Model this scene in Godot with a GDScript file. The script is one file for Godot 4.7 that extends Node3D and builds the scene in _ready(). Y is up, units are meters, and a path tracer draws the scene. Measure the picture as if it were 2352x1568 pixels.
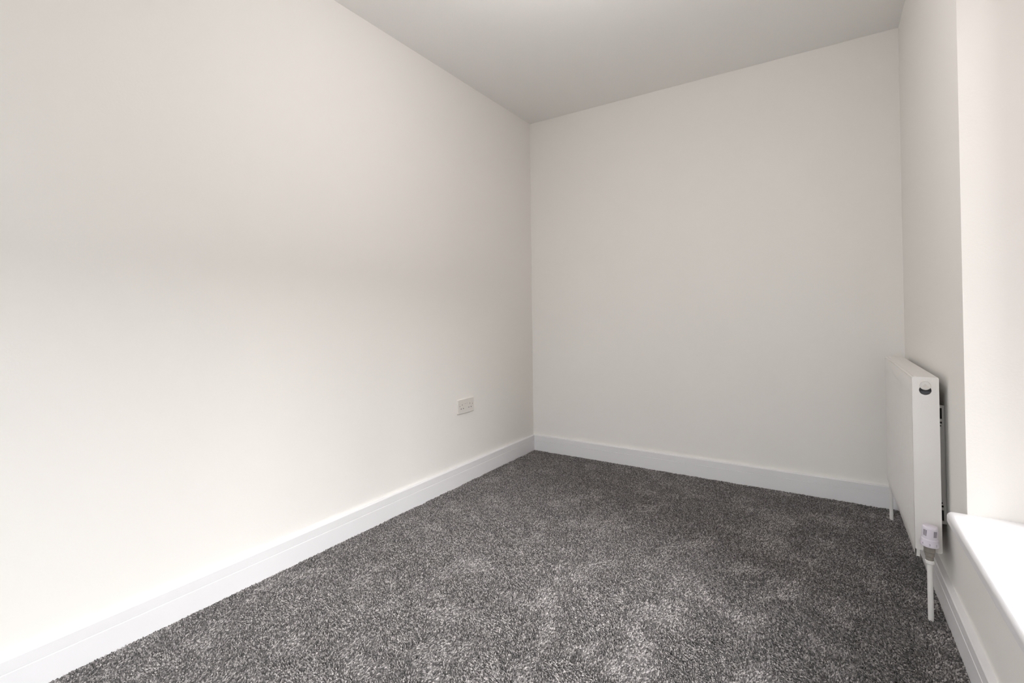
extends Node3D
# An empty, freshly decorated bedroom: white walls, grey carpet, a radiator and the sill of a window on the right.

const W := 2.1377        # room width, left wall at x = 0
const H := 2.4           # ceiling height
const D := 4.2           # room depth, back wall at z = 0
const WALL_T := 0.3      # thickness of the window wall
const Z0 := 1.2155       # far side of the window opening
const Z1 := 2.95         # near side of the window opening
const SILL_Y := 0.4154
const HEAD_Y := 2.08
const DX0 := 0.2        # glazed doors added behind the camera for fill light
const DX1 := 1.3
const DOOR_Y := 2.1

var M := {}
var used := {}

func _ready() -> void:
	# ---- camera -------------------------------------------------------------------------------
	var cam := Camera3D.new()
	cam.name = "camera"
	var f := 1105.6
	cam.projection = Camera3D.PROJECTION_FRUSTUM
	cam.near = 0.05
	cam.far = 120.0
	cam.size = cam.near * 1568.0 / f
	cam.frustum_offset = Vector2(0, (709.37 - 784.0) / f * cam.near)
	add_child(cam)
	cam.transform = Transform3D(Basis(Vector3.UP, 0.57648) * Basis(Vector3.RIGHT, 0.01136) * Basis(Vector3.BACK, -0.0113), Vector3(1.8102, 0.9935, 3.0551))
	cam.current = true
	# ---- sky and exposure: an overcast day through the window --------------------------------------
	var we := WorldEnvironment.new()
	we.name = "world_environment"
	var env := Environment.new()
	var sky := Sky.new()
	var sm := ProceduralSkyMaterial.new()
	sm.sky_top_color = Color(0.955, 0.975, 1.0)
	sm.sky_curve = 0.25
	sm.sky_horizon_color = Color(0.955, 0.965, 0.98)
	sm.ground_bottom_color = Color(0.42, 0.42, 0.41)
	sm.ground_horizon_color = Color(0.55, 0.55, 0.54)
	sm.sky_energy_multiplier = 1.375
	sm.ground_energy_multiplier = 1.375
	sm.sun_angle_max = 0.0
	sky.sky_material = sm
	env.background_mode = Environment.BG_SKY
	env.sky = sky
	env.background_energy_multiplier = 1.0
	env.ambient_light_source = Environment.AMBIENT_SOURCE_DISABLED
	env.tonemap_mode = Environment.TONE_MAPPER_LINEAR
	env.tonemap_exposure = 3.85
	env.sdfgi_enabled = true
	env.ssao_enabled = true
	env.ssil_enabled = true
	we.environment = env
	add_child(we)

	# the sun, veiled by thin cloud into a broad soft disc above the roofs opposite
	var sun := DirectionalLight3D.new()
	sun.name = "sun"
	sun.light_color = Color(1.0, 0.995, 0.99)
	sun.light_energy = 0.75
	sun.light_angular_distance = 46.0
	sun.shadow_enabled = true
	sun.sky_mode = DirectionalLight3D.SKY_MODE_LIGHT_ONLY
	add_child(sun)
	var az := deg_to_rad(7.0)
	var el := deg_to_rad(29.5)
	sun.look_at_from_position(Vector3(10, 10, 2), Vector3(10, 10, 2) - Vector3(cos(el) * cos(az), sin(el), cos(el) * sin(az)))

	materials()
	room()
	window()
	added_glazed_doors()
	outside()
	added_pendant()
	radiator()
	valve_and_pipes()
	socket()
	carpet()

# ---- materials ---------------------------------------------------------------------------------

func mat(color: Color, rough: float, metal := 0.0) -> StandardMaterial3D:
	var m := StandardMaterial3D.new()
	m.albedo_color = color
	m.roughness = rough
	m.metallic = metal
	return m

func noise_tex(size: int, freq: float, seed_: int, normal := false, bump := 1.0, octaves := 3) -> NoiseTexture2D:
	var n := FastNoiseLite.new()
	n.seed = seed_
	n.frequency = freq
	n.fractal_octaves = octaves
	var t := NoiseTexture2D.new()
	t.width = size
	t.height = size
	t.seamless = true
	t.noise = n
	t.as_normal_map = normal
	t.bump_strength = bump
	return t

func materials() -> void:
	var stipple := noise_tex(512, 0.06, 7, true, 2.0, 4)
	for k in [["wall", Color8(243, 240, 235)], ["ceiling", Color8(247, 245, 242)]]:
		var m := mat(k[1], 0.72)
		m.normal_enabled = true
		m.normal_texture = stipple
		m.normal_scale = 0.12
		m.uv1_triplanar = true
		m.uv1_world_triplanar = true
		m.uv1_scale = Vector3(3.1, 3.1, 3.1)
		M[k[0]] = m
	M.satin = mat(Color8(238, 237, 238), 0.34)
	M.enamel = mat(Color8(236, 233, 229), 0.3)
	M.pressed = mat(Color8(214, 212, 209), 0.4)
	M.plastic = mat(Color8(226, 222, 216), 0.32)
	M.cap = mat(Color8(228, 222, 232), 0.36)
	M.pipe = mat(Color8(232, 230, 227), 0.35)
	M.dark = mat(Color8(26, 26, 28), 0.6)
	M.rubber = mat(Color8(88, 90, 96), 0.5)
	M.ink = mat(Color8(70, 66, 78), 0.6)
	M.faint = mat(Color8(165, 158, 170), 0.6)
	M.grey_ink = mat(Color8(150, 143, 138), 0.6)
	M.metal = mat(Color8(160, 154, 146), 0.45, 0.5)
	M.upvc = mat(Color8(240, 240, 240), 0.3)
	var g := mat(Color(0.97, 1.0, 0.99, 0.06), 0.0)
	g.transparency = BaseMaterial3D.TRANSPARENCY_ALPHA
	M.glass = g
	M.subfloor = mat(Color8(70, 66, 63), 0.95)
	M.brick = mat(Color8(150, 137, 126), 0.9)
	M.added_wing = mat(Color8(112, 92, 82), 0.9)
	M.tile = mat(Color8(96, 92, 92), 0.8)
	M.tarmac = mat(Color8(122, 121, 118), 0.95)
	M.dark_glass = mat(Color8(50, 56, 60), 0.1)
	var y := mat(Color.WHITE, 0.85)
	y.vertex_color_use_as_albedo = true
	y.rim_enabled = true
	y.rim = 0.5
	y.rim_tint = 0.5
	M.yarn = y

# ---- helpers -----------------------------------------------------------------------------------

func numbered(called: String, parent: Node) -> String:
	var key := str(parent.get_instance_id()) + called
	var n: int = used.get(key, 0)
	used[key] = n + 1
	return called if n == 0 else "%s_%03d" % [called, n]

func mb() -> SurfaceTool:
	var st := SurfaceTool.new()
	st.begin(Mesh.PRIMITIVE_TRIANGLES)
	return st

func obj(called: String, st: SurfaceTool, m: Material, parent: Node = self) -> MeshInstance3D:
	st.generate_normals()
	var o := MeshInstance3D.new()
	o.mesh = st.commit()
	o.material_override = m
	o.name = numbered(called, parent)
	o.cast_shadow = GeometryInstance3D.SHADOW_CASTING_SETTING_ON
	parent.add_child(o, true)
	return o

func tag(o: Node, label: String, category: String, group := "") -> void:
	o.set_meta("label", label)
	o.set_meta("category", category)
	if group != "":
		o.set_meta("group", group)

func thing(called: String, label: String, category: String, at: Vector3, group := "") -> Node3D:
	var o := Node3D.new()
	o.name = numbered(called, self)
	add_child(o, true)
	o.position = at
	tag(o, label, category, group)
	return o

func struct(called: String, st: SurfaceTool, m: Material, label := "") -> MeshInstance3D:
	var o := obj(called, st, m)
	o.set_meta("kind", "structure")
	if label != "":
		o.set_meta("label", label)
	return o

# one triangle whose front faces along "out"
func tri(st: SurfaceTool, a: Vector3, b: Vector3, c: Vector3, out: Vector3, smooth := -1) -> void:
	st.set_smooth_group(smooth)
	if (b - a).cross(c - a).dot(out) > 0.0:
		var t := b
		b = c
		c = t
	for v in [a, b, c]:
		st.set_smooth_group(smooth)
		st.add_vertex(v)

func quad(st: SurfaceTool, a: Vector3, b: Vector3, c: Vector3, d: Vector3, out: Vector3, smooth := -1) -> void:
	tri(st, a, b, c, out, smooth)
	tri(st, a, c, d, out, smooth)

# a box from lo to hi, its twelve edges chamfered by e
func box(st: SurfaceTool, lo: Vector3, hi: Vector3, e := 0.0) -> void:
	var c := (lo + hi) / 2.0
	var h := (hi - lo) / 2.0
	e = minf(e, minf(h.x, minf(h.y, h.z)) * 0.9)
	for ax in 3:
		var u := (ax + 1) % 3
		var v := (ax + 2) % 3
		for s in [-1.0, 1.0]:
			var n := Vector3.ZERO
			n[ax] = s
			var p: Array[Vector3] = []
			for k in [[-1, -1], [1, -1], [1, 1], [-1, 1]]:
				var q := c
				q[ax] += s * h[ax]
				q[u] += k[0] * (h[u] - e)
				q[v] += k[1] * (h[v] - e)
				p.append(q)
			quad(st, p[0], p[1], p[2], p[3], n)
	if e <= 0.0:
		return
	for ax in 3:                                     # chamfers along each axis
		var u := (ax + 1) % 3
		var v := (ax + 2) % 3
		for su in [-1.0, 1.0]:
			for sv in [-1.0, 1.0]:
				var p: Array[Vector3] = []
				for k in [[-1, 0], [1, 0], [1, 1], [-1, 1]]:
					var q := c
					q[ax] += k[0] * (h[ax] - e)
					q[u] += su * (h[u] - (0.0 if k[1] == 0 else e))
					q[v] += sv * (h[v] - (e if k[1] == 0 else 0.0))
					p.append(q)
				var n := Vector3.ZERO
				n[u] = su
				n[v] = sv
				quad(st, p[0], p[1], p[2], p[3], n)
	for sx in [-1.0, 1.0]:
		for sy in [-1.0, 1.0]:
			for sz in [-1.0, 1.0]:
				var s := Vector3(sx, sy, sz)
				var k := c + s * h
				tri(st, k - Vector3(0, e * sy, e * sz), k - Vector3(e * sx, 0, e * sz), k - Vector3(e * sx, e * sy, 0), s)

# turns a profile of (radius, height) points round the y axis of the frame t
func lathe(st: SurfaceTool, prof: Array, t := Transform3D.IDENTITY, n := 32, group := 1) -> void:
	for i in prof.size() - 1:
		var a: Vector2 = prof[i]
		var b: Vector2 = prof[i + 1]
		var slope := Vector2(b.y - a.y, a.x - b.x)
		for k in n:
			var p0 := TAU * k / n
			var p1 := TAU * (k + 1) / n
			var d0 := Vector3(cos(p0), 0, sin(p0))
			var d1 := Vector3(cos(p1), 0, sin(p1))
			var out := t.basis * ((d0 + d1) * slope.x + Vector3(0, 2 * slope.y, 0))
			var A := t * (d0 * a.x + Vector3(0, a.y, 0))
			var B := t * (d1 * a.x + Vector3(0, a.y, 0))
			var C := t * (d1 * b.x + Vector3(0, b.y, 0))
			var E := t * (d0 * b.x + Vector3(0, b.y, 0))
			var g := group + i
			if a.x > 1e-6:
				tri(st, A, B, C, out, g)
			if b.x > 1e-6:
				tri(st, A, C, E, out, g)

# a closed counter-clockwise 2D outline swept from a to b; "ux" and "uy" carry the outline's axes
func sweep(st: SurfaceTool, outline: PackedVector2Array, a: Vector3, b: Vector3, ux: Vector3, uy: Vector3, mitre_a := 0.0, mitre_b := 0.0) -> void:
	var dir := (b - a).normalized()
	var mid := Vector2.ZERO
	for p in outline:
		mid += p / outline.size()
	var pa: Array[Vector3] = []
	var pb: Array[Vector3] = []
	for p in outline:
		pa.append(a + ux * p.x + uy * p.y + dir * p.x * mitre_a)
		pb.append(b + ux * p.x + uy * p.y - dir * p.x * mitre_b)
	var n := outline.size()
	for i in n:
		var j := (i + 1) % n
		var e := outline[j] - outline[i]
		quad(st, pa[i], pa[j], pb[j], pb[i], ux * e.y - uy * e.x)
	var ids := Geometry2D.triangulate_polygon(outline)
	for i in range(0, ids.size(), 3):
		tri(st, pa[ids[i]], pa[ids[i + 1]], pa[ids[i + 2]], -dir)
		tri(st, pb[ids[i]], pb[ids[i + 1]], pb[ids[i + 2]], dir)

func lettering(called: String, text: String, height: float, t: Transform3D, m: Material, parent: Node) -> void:
	var tm := TextMesh.new()
	var font := SystemFont.new()
	font.font_names = PackedStringArray(["Droid Sans"])
	tm.font = font
	tm.text = text
	tm.font_size = 32
	tm.pixel_size = height / 32.0
	tm.depth = 0.0004
	var o := MeshInstance3D.new()
	o.mesh = tm
	o.material_override = m
	o.name = numbered(called, parent)
	parent.add_child(o, true)
	o.transform = t

# ---- the room ------------------------------------------------------------------------------------

func room() -> void:
	var st := mb()
	box(st, Vector3(-0.1, -0.15, -0.1), Vector3(W + WALL_T, -0.004, D + 0.1))
	struct("floor", st, M.subfloor)
	st = mb()
	box(st, Vector3(-0.1, H, -0.1), Vector3(W + WALL_T, H + 0.15, D + 0.1))
	struct("ceiling", st, M.ceiling, "plain white plastered ceiling over the room")
	st = mb()
	box(st, Vector3(-0.1, -0.004, -0.1), Vector3(0, H, D + 0.1))
	struct("wall_left", st, M.wall, "white wall facing the window, with the double socket")
	st = mb()
	box(st, Vector3(0, -0.004, -0.1), Vector3(W, H, 0))
	struct("wall_back", st, M.wall, "plain white wall at the far end of the room")
	st = mb()
	box(st, Vector3(0, -0.004, D), Vector3(DX0, H, D + 0.1))
	box(st, Vector3(DX1, -0.004, D), Vector3(W, H, D + 0.1))
	box(st, Vector3(DX0, DOOR_Y, D), Vector3(DX1, H, D + 0.1))
	struct("wall_front", st, M.wall)
	# the window wall: four blocks round the opening
	st = mb()
	box(st, Vector3(W, -0.004, -0.1), Vector3(W + WALL_T, H, Z0))
	box(st, Vector3(W, -0.004, Z1), Vector3(W + WALL_T, H, D + 0.1))
	box(st, Vector3(W, -0.004, Z0), Vector3(W + WALL_T, SILL_Y - 0.0332, Z1))
	box(st, Vector3(W, HEAD_Y, Z0), Vector3(W + WALL_T, H, Z1))
	struct("wall_right", st, M.wall, "white window wall with a deep reveal beside the radiator")
	# skirting boards: a fine groove two thirds up and an eased top edge
	var t := 0.018
	var prof := PackedVector2Array([Vector2(0, -0.004), Vector2(t, -0.004), Vector2(t, 0.0752), Vector2(t - 0.0025, 0.0767), Vector2(t - 0.0025, 0.0776), Vector2(t - 0.0006, 0.0788), Vector2(t - 0.0006, 0.1105), Vector2(t - 0.0032, 0.1139), Vector2(0, 0.1139)])
	st = mb()
	sweep(st, prof, Vector3(0, 0, 0), Vector3(0, 0, D), Vector3.RIGHT, Vector3.UP, 1.0, 1.0)
	struct("baseboard_left", st, M.satin, "grooved white skirting board along the left wall")
	st = mb()
	sweep(st, prof, Vector3(0, 0, 0), Vector3(W, 0, 0), Vector3.BACK, Vector3.UP, 1.0, 1.0)
	struct("baseboard_back", st, M.satin, "grooved white skirting board along the back wall")
	st = mb()
	sweep(st, prof, Vector3(W, 0, 0), Vector3(W, 0, D), Vector3.LEFT, Vector3.UP, 1.0, 1.0)
	struct("baseboard_right", st, M.satin, "grooved white skirting board under the window and radiator")
	st = mb()
	sweep(st, prof, Vector3(0, 0, D), Vector3(DX0, 0, D), Vector3.FORWARD, Vector3.UP, 1.0, 0.0)
	sweep(st, prof, Vector3(DX1, 0, D), Vector3(W, 0, D), Vector3.FORWARD, Vector3.UP, 0.0, 1.0)
	struct("baseboard_front", st, M.satin)

func window() -> void:
	# the window board, its nose rounded over the room
	var th := 0.0332
	var nose := PackedVector2Array()
	var x1 := 0.2
	var x0 := -0.044
	nose.append(Vector2(x1, SILL_Y))
	nose.append(Vector2(x1, SILL_Y - th))
	nose.append(Vector2(x0 + 0.006, SILL_Y - th))
	for k in 7:
		var a := PI + PI / 2.0 - (k / 6.0) * PI / 2.0
		nose.append(Vector2(x0 + 0.006, SILL_Y - th + 0.006) + 0.006 * Vector2(cos(a), sin(a)))
	for k in 9:
		var a := PI - (k / 8.0) * PI / 2.0
		nose.append(Vector2(x0 + 0.013, SILL_Y - 0.013) + 0.013 * Vector2(cos(a), sin(a)))
	nose.reverse()
	var st := mb()
	sweep(st, nose, Vector3(W, 0, Z0), Vector3(W, 0, Z1), Vector3.RIGHT, Vector3.UP)
	var sill := obj("window_sill", st, M.satin)
	tag(sill, "white window board with a rounded front edge beside the radiator", "window sill")
	# the frame at the outer side of the reveal: two lights and their glass
	var win := Node3D.new()
	win.name = "window_1"
	win.set_meta("kind", "structure")
	win.set_meta("label", "white framed window set deep in the right wall")
	add_child(win)
	var a0 := W + 0.2
	var a1 := W + 0.27
	st = mb()
	var fw := 0.06
	box(st, Vector3(a0, SILL_Y, Z0), Vector3(a1, SILL_Y + fw, Z1), 0.004)
	box(st, Vector3(a0, HEAD_Y - fw, Z0), Vector3(a1, HEAD_Y, Z1), 0.004)
	box(st, Vector3(a0, SILL_Y + fw, Z0), Vector3(a1, HEAD_Y - fw, Z0 + fw), 0.004)
	box(st, Vector3(a0, SILL_Y + fw, Z1 - fw), Vector3(a1, HEAD_Y - fw, Z1), 0.004)
	obj("frame", st, M.upvc, win)
	var zm := (Z0 + Z1) / 2.0
	st = mb()
	box(st, Vector3(a0, SILL_Y + fw, zm - 0.035), Vector3(a1, HEAD_Y - fw, zm + 0.035), 0.004)
	obj("mullion", st, M.upvc, win)
	for s in [[Z0 + fw, zm - 0.035], [zm + 0.035, Z1 - fw]]:
		st = mb()
		box(st, Vector3(a0 + 0.03, SILL_Y + fw, s[0]), Vector3(a0 + 0.034, HEAD_Y - fw, s[1]))
		obj("pane", st, M.glass, win)

func added_glazed_doors() -> void:  # unseen doors, added to let in fill light from behind the camera
	var door := Node3D.new()
	door.name = "added_door_1"
	door.set_meta("kind", "structure")
	add_child(door)
	var xm := (DX0 + DX1) / 2.0
	var z0 := D + 0.02
	var z1 := D + 0.08
	var fw := 0.07
	var st := mb()
	box(st, Vector3(DX0, -0.004, z0), Vector3(DX1, 0.10, z1), 0.003)
	box(st, Vector3(DX0, DOOR_Y - fw, z0), Vector3(DX1, DOOR_Y, z1), 0.003)
	for x in [DX0, xm - fw, xm, DX1 - fw]:
		box(st, Vector3(x, 0.10, z0), Vector3(x + fw, DOOR_Y - fw, z1), 0.003)
	obj("frame", st, M.upvc, door)
	for x in [DX0, xm]:
		st = mb()
		box(st, Vector3(x + fw, 0.10, z0 + 0.03), Vector3(x + xm - DX0 - fw, DOOR_Y - fw, z0 + 0.034))
		obj("pane", st, M.glass, door)

# ---- an unseen ceiling lamp, added above the frame as fill light -------------------------------------------

func added_pendant() -> void:
	var t := thing("added_fill_pendant", "unseen white ceiling light with a bare bulb, added as fill", "lamp", Vector3(1.15, 2.02, 1.78))
	var top := H - 2.02
	var st := mb()
	lathe(st, [Vector2(0, top - 0.028), Vector2(0.012, top - 0.027), Vector2(0.042, top - 0.014), Vector2(0.044, top), Vector2(0, top)])
	obj("ceiling_rose", st, M.plastic, t)
	st = mb()
	lathe(st, [Vector2(0.003, 0.10), Vector2(0.003, top - 0.026)], Transform3D.IDENTITY, 10)
	obj("cord", st, M.plastic, t)
	st = mb()
	lathe(st, [Vector2(0, 0.046), Vector2(0.020, 0.046), Vector2(0.020, 0.078), Vector2(0.010, 0.102), Vector2(0, 0.104)])
	obj("lamp_holder", st, M.plastic, t)
	st = mb()
	var prof := []
	for k in 13:
		var a := -PI / 2.0 + PI * 0.86 * k / 12.0
		prof.append(Vector2(0.03 * cos(a), 0.03 * sin(a)))
	prof.append(Vector2(0.013, 0.046))
	lathe(st, prof)
	var glow := mat(Color(1, 0.98, 0.95), 0.4)
	glow.emission_enabled = true
	glow.emission = Color(1.0, 0.985, 0.985)
	glow.emission_energy_multiplier = 1.0
	obj("bulb", st, glow, t)
	var om := OmniLight3D.new()
	om.name = "bulb_fill_light"
	om.light_color = Color(1.0, 0.985, 0.985)
	om.light_energy = 0.092
	om.light_size = 0.025
	om.omni_range = 8.0
	om.omni_attenuation = 2.0
	om.shadow_enabled = true
	t.add_child(om)

# ---- ground, an unseen house opposite and an added side wall that block sky light ---------------------------------------

func outside() -> void:
	var st := mb()
	box(st, Vector3(-30, -0.5, -30), Vector3(40, -0.25, 40))
	struct("ground", st, M.tarmac)
	st = mb()
	box(st, Vector3(W + WALL_T, -0.25, 3.1), Vector3(W + WALL_T + 3.4, 5.6, D + 0.1))  # added projecting wall that keeps side sky light off the window reveal
	struct("added_wing_wall", st, M.added_wing)
	var hx := W + 10.0
	var t := thing("unseen_terraced_house", "unseen brick terraced house across the street, placed to keep low sky out of the window", "house", Vector3(hx, -0.25, 2.0))
	t.set_meta("kind", "structure")
	st = mb()
	box(st, Vector3(0, 0, -14), Vector3(7, 5.3, 14))
	obj("wall", st, M.brick, t)
	st = mb()
	sweep(st, PackedVector2Array([Vector2(-0.35, 5.25), Vector2(7.35, 5.25), Vector2(3.5, 6.9)]), Vector3(0, 0, -14.3), Vector3(0, 0, 14.3), Vector3.RIGHT, Vector3.UP)
	obj("roof", st, M.tile, t)
	for k in 7:
		for y in [0.9, 3.4]:
			st = mb()
			box(st, Vector3(-0.03, y, -12.6 + k * 4.0), Vector3(0.02, y + 1.2, -11.4 + k * 4.0), 0.01)
			obj("window", st, M.dark_glass, t)

# ---- radiator ------------------------------------------------------------------------------------------

const RX := 2.048      # front face
const RB := 2.116      # back
const RT := 0.773      # top
const RY := 0.181      # bottom
const RN := 0.993      # near end
const RF := 0.130      # far end

func ring(c: Vector2, r: float, n := 40, sy := 1.0) -> PackedVector2Array:
	var p := PackedVector2Array()
	for k in n:
		p.append(c + Vector2(cos(TAU * k / n) * r, sin(TAU * k / n) * r * sy))
	return p

func radiator() -> void:
	var t := thing("radiator", "white convector radiator with fluted front hung beside the window reveal", "radiator", Vector3(RX, RY, RF))
	var hgt := RT - RY
	var len_ := RN - RF
	var dep := RB - RX
	# front panel: pressed vertical flutes that fade out into a flat band at top and bottom
	var st := mb()
	var pitch := 0.0333
	var z0 := 0.004
	var z1 := len_ - 0.004
	var nz := int((z1 - z0) / pitch) * 8
	var ys := [0.0, 0.004, 0.03, 0.036, 0.042, 0.048, hgt - 0.066, hgt - 0.060, hgt - 0.054, hgt - 0.048, hgt - 0.014, hgt - 0.0095]
	var amp := [0.0, 0.0, 0.0, 0.35, 0.8, 1.0, 1.0, 0.8, 0.35, 0.0, 0.0, 0.0]
	var xin := [0.003, 0.0, 0.0, 0.0, 0.0, 0.0, 0.0, 0.0, 0.0, 0.0, 0.0, 0.004]
	var at := func(i: int, k: int) -> Vector3:
		var u: float = float(k) / nz
		var z: float = lerpf(z0, z1, u)
		var w: float = fposmod((z - z0) / pitch + 0.5, 1.0) - 0.5
		var d: float = exp(-pow(w / 0.17, 2.0)) * 0.0042
		return Vector3(xin[i] + d * amp[i], ys[i], z)
	for i in ys.size() - 1:
		for k in nz:
			quad(st, at.call(i, k), at.call(i, k + 1), at.call(i + 1, k + 1), at.call(i + 1, k), Vector3.LEFT, 1)
	# its rolled lower edge and back
	quad(st, Vector3(0.003, 0, z0), Vector3(0.003, 0, z1), Vector3(0.012, 0.0, z1), Vector3(0.012, 0.0, z0), Vector3.DOWN)
	quad(st, Vector3(0.012, 0, z0), Vector3(0.012, 0, z1), Vector3(0.012, hgt - 0.0095, z1), Vector3(0.012, hgt - 0.0095, z0), Vector3.RIGHT)
	quad(st, Vector3(0.003, 0, z1), Vector3(0.012, 0, z1), Vector3(0.012, hgt - 0.0095, z1), Vector3(0.004, hgt - 0.0095, z1), Vector3.BACK)
	quad(st, Vector3(0.003, 0, z0), Vector3(0.012, 0, z0), Vector3(0.012, hgt - 0.0095, z0), Vector3(0.004, hgt - 0.0095, z0), Vector3.FORWARD)
	obj("front_panel", st, M.enamel, t)
	# convector fins and rear water channel
	st = mb()
	for k in 52:
		var z := 0.014 + k * (len_ - 0.03) / 51.0
		box(st, Vector3(0.0125, 0.045, z), Vector3(dep - 0.006, hgt - 0.03, z + 0.0008))
	box(st, Vector3(dep - 0.006, 0.034, 0.006), Vector3(dep - 0.001, hgt - 0.012, len_ - 0.006), 0.002)
	obj("convector_fins", st, M.pressed, t)
	# top cover with its front lip
	st = mb()
	box(st, Vector3(0.0, hgt - 0.0085, 0.0065), Vector3(0.0085, hgt - 0.0005, len_ - 0.0008), 0.0022)
	box(st, Vector3(0.0095, hgt - 0.009, 0.0065), Vector3(dep, hgt, len_ - 0.0008), 0.0022)
	box(st, Vector3(0.004, hgt - 0.010, 0.0065), Vector3(dep - 0.004, hgt - 0.003, len_ - 0.0008))
	obj("top_cover", st, M.enamel, t)
	# end covers: the near one has a keyhole cut for the air vent and a pressed disc below it
	var out := PackedVector2Array()
	var e := 0.005
	for q in [[Vector2(e, e), PI], [Vector2(dep - e, e), 1.5 * PI], [Vector2(dep - e, hgt - e), 0.0], [Vector2(e, hgt - e), 0.5 * PI]]:
		for k in 5:
			var a: float = q[1] + k / 4.0 * PI / 2.0
			var c: Vector2 = q[0]
			out.append(c + e * Vector2(cos(a), sin(a)))
	var hc := Vector2(0.0335, hgt - 0.0430)
	var hr := 0.0158
	var near := PackedVector2Array()
	for p in out:
		near.append(p + Vector2(0, 0.024) if p.y < hgt / 2.0 else p)
	near_cover(t, near, hc, hr, len_)
	st = mb()
	sweep(st, out, Vector3(0, 0, 0.0), Vector3(0, 0, 0.0025), Vector3.RIGHT, Vector3.UP)
	obj("end_cover", st, M.enamel, t)
	# air vent plug behind the keyhole
	var turn := Transform3D(Basis(Vector3.RIGHT, PI / 2.0), Vector3(hc.x, hc.y, len_))
	st = mb()
	lathe(st, [Vector2(0.0145, -0.016), Vector2(0.0145, -0.006), Vector2(0.0, -0.006)], turn)
	obj("gasket", st, M.rubber, t)
	st = mb()
	turn = Transform3D(Basis(Vector3.RIGHT, PI / 2.0), Vector3(hc.x, hc.y + 0.0160, len_))
	lathe(st, [Vector2(0.0150, -0.0055), Vector2(0.0150, 0.0025), Vector2(0.0142, 0.0035), Vector2(0.0128, 0.0035), Vector2(0.0122, 0.0005), Vector2(0.0050, 0.0005), Vector2(0.0046, 0.0028), Vector2(0.0024, 0.0028), Vector2(0.002, 0.0012), Vector2(0.0, 0.0012)], turn, 40)
	var plug := obj("vent_plug", st, M.plastic, t)
	st = mb()
	turn = Transform3D(Basis(Vector3.RIGHT, PI / 2.0), Vector3(hc.x, hc.y, len_))
	box(st, Vector3(hc.x - 0.0172, hc.y - 0.0035, len_ - 0.0058), Vector3(hc.x + 0.0172, hc.y + 0.014, len_ - 0.0018), 0.0005)
	obj("vent_slot", st, M.dark, t)
	plug.set_meta("label", "round white air vent plug")
	# the slotted bracket that carries it on the wall
	var b := thing("wall_bracket", "white slotted steel bracket between the radiator and the wall", "bracket", Vector3(W, 0.284, 0.938))
	var bh := 0.392
	st = mb()
	box(st, Vector3(-0.0022, 0, -0.05), Vector3(0, bh, 0.0), 0.0006)
	obj("wall_leg", st, M.pressed, b)
	bracket_web(b, bh)

func near_cover(t: Node3D, out: PackedVector2Array, hc: Vector2, hr: float, len_: float) -> void:
	var st := mb()
	var hole := ring(hc, hr, 40, 1.0)
	var z1 := len_ + 0.001
	var z0 := len_ - 0.0015
	# front and back faces with the hole, cut into halves so that each is a simple outline
	for half in 2:
		var cut := PackedVector2Array([Vector2(-1, -1), Vector2(hc.x, -1), Vector2(hc.x, 1), Vector2(-1, 1)]) if half == 0 else PackedVector2Array([Vector2(hc.x, -1), Vector2(1, -1), Vector2(1, 1), Vector2(hc.x, 1)])
		for piece in Geometry2D.intersect_polygons(out, cut):
			for rest in Geometry2D.clip_polygons(piece, hole):
				var ids := Geometry2D.triangulate_polygon(rest)
				for i in range(0, ids.size(), 3):
					for z in [z0, z1]:
						var v: Array[Vector3] = []
						for k in 3:
							var q: Vector2 = rest[ids[i + k]]
							v.append(Vector3(q.x, q.y, z))
						tri(st, v[0], v[1], v[2], Vector3.BACK if z == z1 else Vector3.FORWARD)
	for loop in [[out, 1.0], [hole, -1.0]]:
		var pts: PackedVector2Array = loop[0]
		for i in pts.size():
			var a := pts[i]
			var c := pts[(i + 1) % pts.size()]
			var ed := (c - a) * float(loop[1])
			quad(st, Vector3(a.x, a.y, z0), Vector3(c.x, c.y, z0), Vector3(c.x, c.y, z1), Vector3(a.x, a.y, z1), Vector3(ed.y, -ed.x, 0), 3)
	var cover := obj("end_cover", st, M.enamel, t)
	st = mb()
	lathe(st, [Vector2(0.0104, 0.0), Vector2(0.0098, 0.0005), Vector2(0.0092, 0.0002), Vector2(0.0054, 0.0002), Vector2(0.005, 0.0005), Vector2(0.0, 0.0005)], Transform3D(Basis(Vector3.RIGHT, PI / 2.0), Vector3(hc.x, hc.y - 0.0510, z1)), 36)
	obj("pressed_disc", st, M.enamel, cover)

func bracket_web(b: Node3D, bh: float) -> void:
	# the web stands out from the wall; three slots at each end, cut through
	var wide := 0.046
	var slots := []
	for s in [[0.009, 0.045], [0.054, 0.0605], [0.066, 0.0705]]:
		var d := 0.0080 if s[0] < 0.06 else 0.0100
		slots.append([s[0], s[1], d])
		slots.append([bh - s[1], bh - s[0], d])
	slots.sort_custom(func(p, q): return p[0] < q[0])
	var st := mb()
	var y := 0.0
	for s in slots:
		box(st, Vector3(-wide, y, -0.002), Vector3(0, s[0], 0))
		box(st, Vector3(-s[2], s[0], -0.002), Vector3(0, s[1], 0))
		box(st, Vector3(-wide, s[0], -0.002), Vector3(-0.034, s[1], 0))
		y = s[1]
	box(st, Vector3(-wide, y, -0.002), Vector3(0, bh, 0))
	obj("web", st, M.pressed, b)
	st = mb()
	box(st, Vector3(-wide, 0.008, -0.012), Vector3(-0.003, bh - 0.008, -0.008))  # dark sheet added behind the slots, standing in for the shade inside them
	obj("slot_shade_sheet", st, M.dark, b)

# ---- valve and pipes -------------------------------------------------------------------------------

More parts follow.
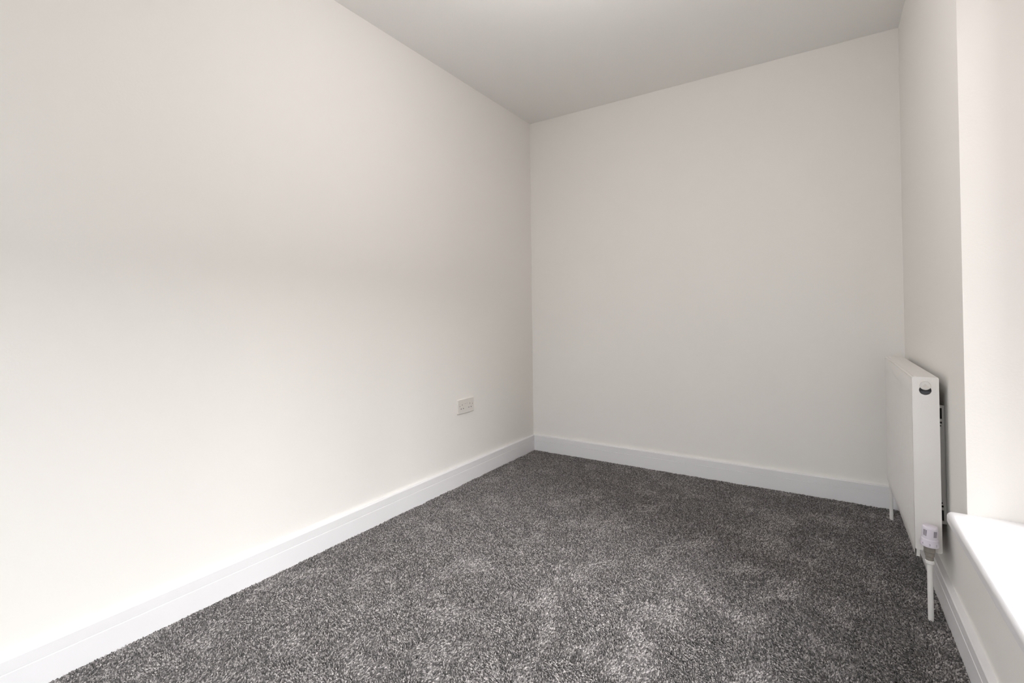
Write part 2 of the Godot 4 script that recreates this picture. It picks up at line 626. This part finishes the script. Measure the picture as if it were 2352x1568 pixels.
func valve_and_pipes() -> void:
	var at := Vector3(2.0785, 0.0, 1.034)
	var v := thing("radiator_valve", "white thermostatic radiator valve head numbered 2 3 4 at the radiator corner", "valve", at + Vector3(0, 0.183, 0))
	# metal body with the tail that enters the radiator
	var st := mb()
	lathe(st, [Vector2(0.0, 0.010), Vector2(0.0095, 0.010), Vector2(0.0105, 0.012), Vector2(0.0105, 0.022), Vector2(0.0120, 0.025), Vector2(0.0125, 0.036), Vector2(0.0145, 0.039), Vector2(0.0150, 0.058), Vector2(0.0, 0.058)], Transform3D.IDENTITY, 12)
	lathe(st, [Vector2(0.0, 0.0), Vector2(0.0085, 0.0), Vector2(0.0085, 0.012), Vector2(0.0125, 0.013), Vector2(0.0125, 0.024), Vector2(0.008, 0.025), Vector2(0.008, 0.0395), Vector2(0.0, 0.0395)], Transform3D(Basis(Vector3.RIGHT, -PI / 2.0), Vector3(0, 0.030, 0)), 12)
	obj("body", st, M.metal, v)
	st = mb()
	lathe(st, [Vector2(0.0, 0.0), Vector2(0.0105, 0.0), Vector2(0.0122, 0.002), Vector2(0.0122, 0.0095), Vector2(0.0108, 0.0115), Vector2(0.0, 0.0115)], Transform3D.IDENTITY, 32)
	obj("collar", st, M.pipe, v)
	# the head: a flared skirt and a narrower cap with three bars at each side
	var head_t := Transform3D(Basis(Vector3.BACK, -0.05), Vector3(0.0, 0.0566, 0))
	st = mb()
	lathe(st, [Vector2(0.0, 0.0), Vector2(0.0218, 0.0), Vector2(0.0234, 0.0014), Vector2(0.0236, 0.006), Vector2(0.0222, 0.0225), Vector2(0.0212, 0.0245), Vector2(0.0206, 0.026)], head_t, 48)
	var skirt := obj("dial", st, M.cap, v)
	st = mb()
	lathe(st, [Vector2(0.0206, 0.0262), Vector2(0.0200, 0.0575), Vector2(0.0192, 0.061), Vector2(0.0170, 0.0635), Vector2(0.012, 0.065), Vector2(0.0, 0.0655)], head_t, 48)
	var cap := obj("cap", st, M.cap, v)
	# towards the camera
	var face := atan2(1.8102 - at.x, 3.0551 - at.z)
	for g in [[-0.80, "4", M.faint], [0.0, "3", M.ink], [0.80, "2", M.faint]]:
		var a: float = face + g[0]
		var bs := Basis(Vector3.UP, a)
		lettering("numeral", g[1], 0.0085, head_t * Transform3D(bs, bs * Vector3(0, 0.0095, 0.0234)), g[2], skirt)
	for g in [-0.86, -0.68, -0.50, 0.50, 0.68, 0.86]:
		var bs := Basis(Vector3.UP, face + g)
		st = mb()
		var fr := head_t * Transform3D(bs, bs * Vector3(0, 0.0435, 0.0203))
		var sub := mb()
		box(sub, Vector3(-0.0008, -0.0095, -0.0006), Vector3(0.0008, 0.0095, 0.0004), 0.0002)
		var o := obj("bar", sub, M.ink, cap)
		o.transform = fr
	# pipes out of the carpet
	pipe(Vector3(at.x, 0, at.z), 0.185, "white pipe rising from the carpet to the thermostatic valve")
	pipe(Vector3(2.0590, 0, 0.160), 0.1805, "white pipe at the far end of the radiator near the back wall")

func pipe(at: Vector3, h: float, label: String) -> void:
	var st := mb()
	var r := 0.0074
	lathe(st, [Vector2(0, -0.004), Vector2(r, -0.004), Vector2(r, h), Vector2(0, h)], Transform3D.IDENTITY, 28)
	var o := obj("radiator_pipe", st, M.pipe)
	o.position = at
	tag(o, label, "pipe", "pipes of the radiator")

# ---- socket -----------------------------------------------------------------------------------------

func socket() -> void:
	var t := thing("wall_socket", "white double plug socket low on the left wall", "socket", Vector3(0, 0.4537, 0.798))
	var a := 0.0755
	var b := 0.043
	var st := mb()
	# a shallow rounded plate, x out of the wall
	for k in [[0.0, 0.0, 0.006, 0.0], [0.006, 0.0, 0.0088, 0.0012], [0.0088, 0.0012, 0.0095, 0.0032]]:
		var p0 := plate(a - k[1], b - k[1])
		var p1 := plate(a - k[3], b - k[3])
		for i in p0.size():
			var j := (i + 1) % p0.size()
			quad(st, Vector3(k[0], p0[i].y, p0[i].x), Vector3(k[0], p0[j].y, p0[j].x), Vector3(k[2], p1[j].y, p1[j].x), Vector3(k[2], p1[i].y, p1[i].x), Vector3(0.3, p0[i].y, p0[i].x), 1)
	var top := plate(a - 0.0032, b - 0.0032)
	for i in top.size():
		var j := (i + 1) % top.size()
		tri(st, Vector3(0.0095, 0, 0), Vector3(0.0095, top[i].y, top[i].x), Vector3(0.0095, top[j].y, top[j].x), Vector3.RIGHT, 5)
	obj("faceplate", st, M.plastic, t)
	for s in [-1.0, 1.0]:
		var c: float = s * 0.0365
		var holes := [[c, 0.0095, 0.0021, 0.0044], [c + 0.0111, -0.0125, 0.0032, 0.0023], [c - 0.0111, -0.0125, 0.0032, 0.0023]]
		for h in holes:
			st = mb()
			box(st, Vector3(0.0085, h[1] - h[3], h[0] - h[2]), Vector3(0.0097, h[1] + h[3], h[0] + h[2]))
			obj("pin_hole", st, M.dark if h[3] < 0.003 else M.grey_ink, t)
		# rocker and its mark
		st = mb()
		box(st, Vector3(0.009, -0.001, s * 0.0605 - 0.0065), Vector3(0.0106, 0.022, s * 0.0605 + 0.0065), 0.0006)
		var rk := obj("rocker_switch", st, M.plastic, t)
		st = mb()
		box(st, Vector3(0.0105, 0.003, s * 0.0605 - 0.0022), Vector3(0.0109, 0.0066, s * 0.0605 + 0.0022), 0.0002)
		obj("indicator", st, M.ink, rk)
	for s in [-0.009, 0.009]:
		st = mb()
		box(st, Vector3(0.009, 0.013, s - 0.0045), Vector3(0.0099, 0.0145, s + 0.0045), 0.0002)
		obj("mark", st, M.grey_ink, t)

func plate(a: float, b: float) -> PackedVector2Array:
	var r := 0.006
	var p := PackedVector2Array()
	for q in [[a - r, b - r, 0.0], [-a + r, b - r, 0.5], [-a + r, -b + r, 1.0], [a - r, -b + r, 1.5]]:
		for k in 5:
			var an: float = (q[2] + k / 8.0) * PI
			p.append(Vector2(q[0] + r * cos(an), q[1] + r * sin(an)))
	return p

# ---- carpet ---------------------------------------------------------------------------------------------

func tuft_mesh() -> ArrayMesh:
	var st := mb()
	var rings := [[0.0013, -0.004], [0.0019, 0.001], [0.0019, 0.0043], [0.0012, 0.0058]]
	var n := 5
	# the fibres' sides are bright, their cut ends dull, so that the pile changes tone with its lie
	for i in rings.size() - 1:
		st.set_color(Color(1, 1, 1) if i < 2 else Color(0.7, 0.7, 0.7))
		for k in n:
			var p0 := TAU * (k + 0.35 * i) / n
			var p1 := TAU * (k + 1 + 0.35 * i) / n
			var q0 := TAU * (k + 0.35 * (i + 1)) / n
			var q1 := TAU * (k + 1 + 0.35 * (i + 1)) / n
			var r0: float = rings[i][0]
			var r1: float = rings[i + 1][0]
			quad(st, Vector3(cos(p0) * r0, rings[i][1], sin(p0) * r0), Vector3(cos(p1) * r0, rings[i][1], sin(p1) * r0), Vector3(cos(q1) * r1, rings[i + 1][1], sin(q1) * r1), Vector3(cos(q0) * r1, rings[i + 1][1], sin(q0) * r1), Vector3(cos(p0 + 0.5), 0, sin(p0 + 0.5)), 1)
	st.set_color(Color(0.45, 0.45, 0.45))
	for k in n:
		var p0 := TAU * (k + 0.35 * 3) / n
		var p1 := TAU * (k + 1 + 0.35 * 3) / n
		tri(st, Vector3(cos(p0) * 0.0012, 0.0058, sin(p0) * 0.0012), Vector3(cos(p1) * 0.0012, 0.0058, sin(p1) * 0.0012), Vector3(0, 0.0064, 0), Vector3.UP, 1)
	st.generate_normals()
	return st.commit()

func carpet() -> void:
	var rng := RandomNumberGenerator.new()
	rng.seed = 4711
	var lean := FastNoiseLite.new()
	lean.seed = 12
	lean.frequency = 4.0
	lean.fractal_octaves = 3
	var dirn := FastNoiseLite.new()
	dirn.seed = 31
	dirn.frequency = 1.3
	dirn.fractal_octaves = 2
	var step := 0.0036
	var nx := int((W - 0.036) / step)
	var nz := int((3.25 - 0.018) / step)
	var mm := MultiMesh.new()
	mm.transform_format = MultiMesh.TRANSFORM_3D
	mm.use_colors = true
	mm.mesh = tuft_mesh()
	mm.instance_count = nx * nz
	var i := 0
	for a in nx:
		for b in nz:
			var x := 0.020 + (a + rng.randf_range(-0.1, 1.1)) * step
			var z := 0.020 + (b + rng.randf_range(-0.1, 1.1)) * step
			x = clampf(x, 0.0200, W - 0.0200)
			z = maxf(z, 0.0200)
			# the pile lies over one way or the other in patches, as feet and the vacuum left it
			var l := clampf(0.02 + 2.7 * lean.get_noise_2d(x, z), -1.15, 0.9)
			var d := 0.9 + 0.5 * dirn.get_noise_2d(x, z)
			var axis := Vector3(sin(d), 0, cos(d))
			var bs := Basis(axis, l) * Basis(Vector3(rng.randf_range(-1, 1), 0, rng.randf_range(-1, 1)).normalized(), rng.randf_range(0.0, 0.75)) * Basis(Vector3.UP, rng.randf_range(0, TAU))
			bs = bs.scaled_local(Vector3.ONE * rng.randf_range(0.8, 1.2))
			mm.set_instance_transform(i, Transform3D(bs, Vector3(x, 0.0, z)))
			var u := rng.randf()
			var g := 0.07 + 0.54 * u * u
			mm.set_instance_color(i, Color(g * 1.06, g * 0.985, g * 0.96))
			i += 1
	var o := MultiMeshInstance3D.new()
	o.multimesh = mm
	o.material_override = M.yarn
	o.name = "carpet_pile"
	o.set_meta("kind", "stuff")
	tag(o, "heathered grey twist pile carpet covering the whole floor", "carpet")
	add_child(o, true)
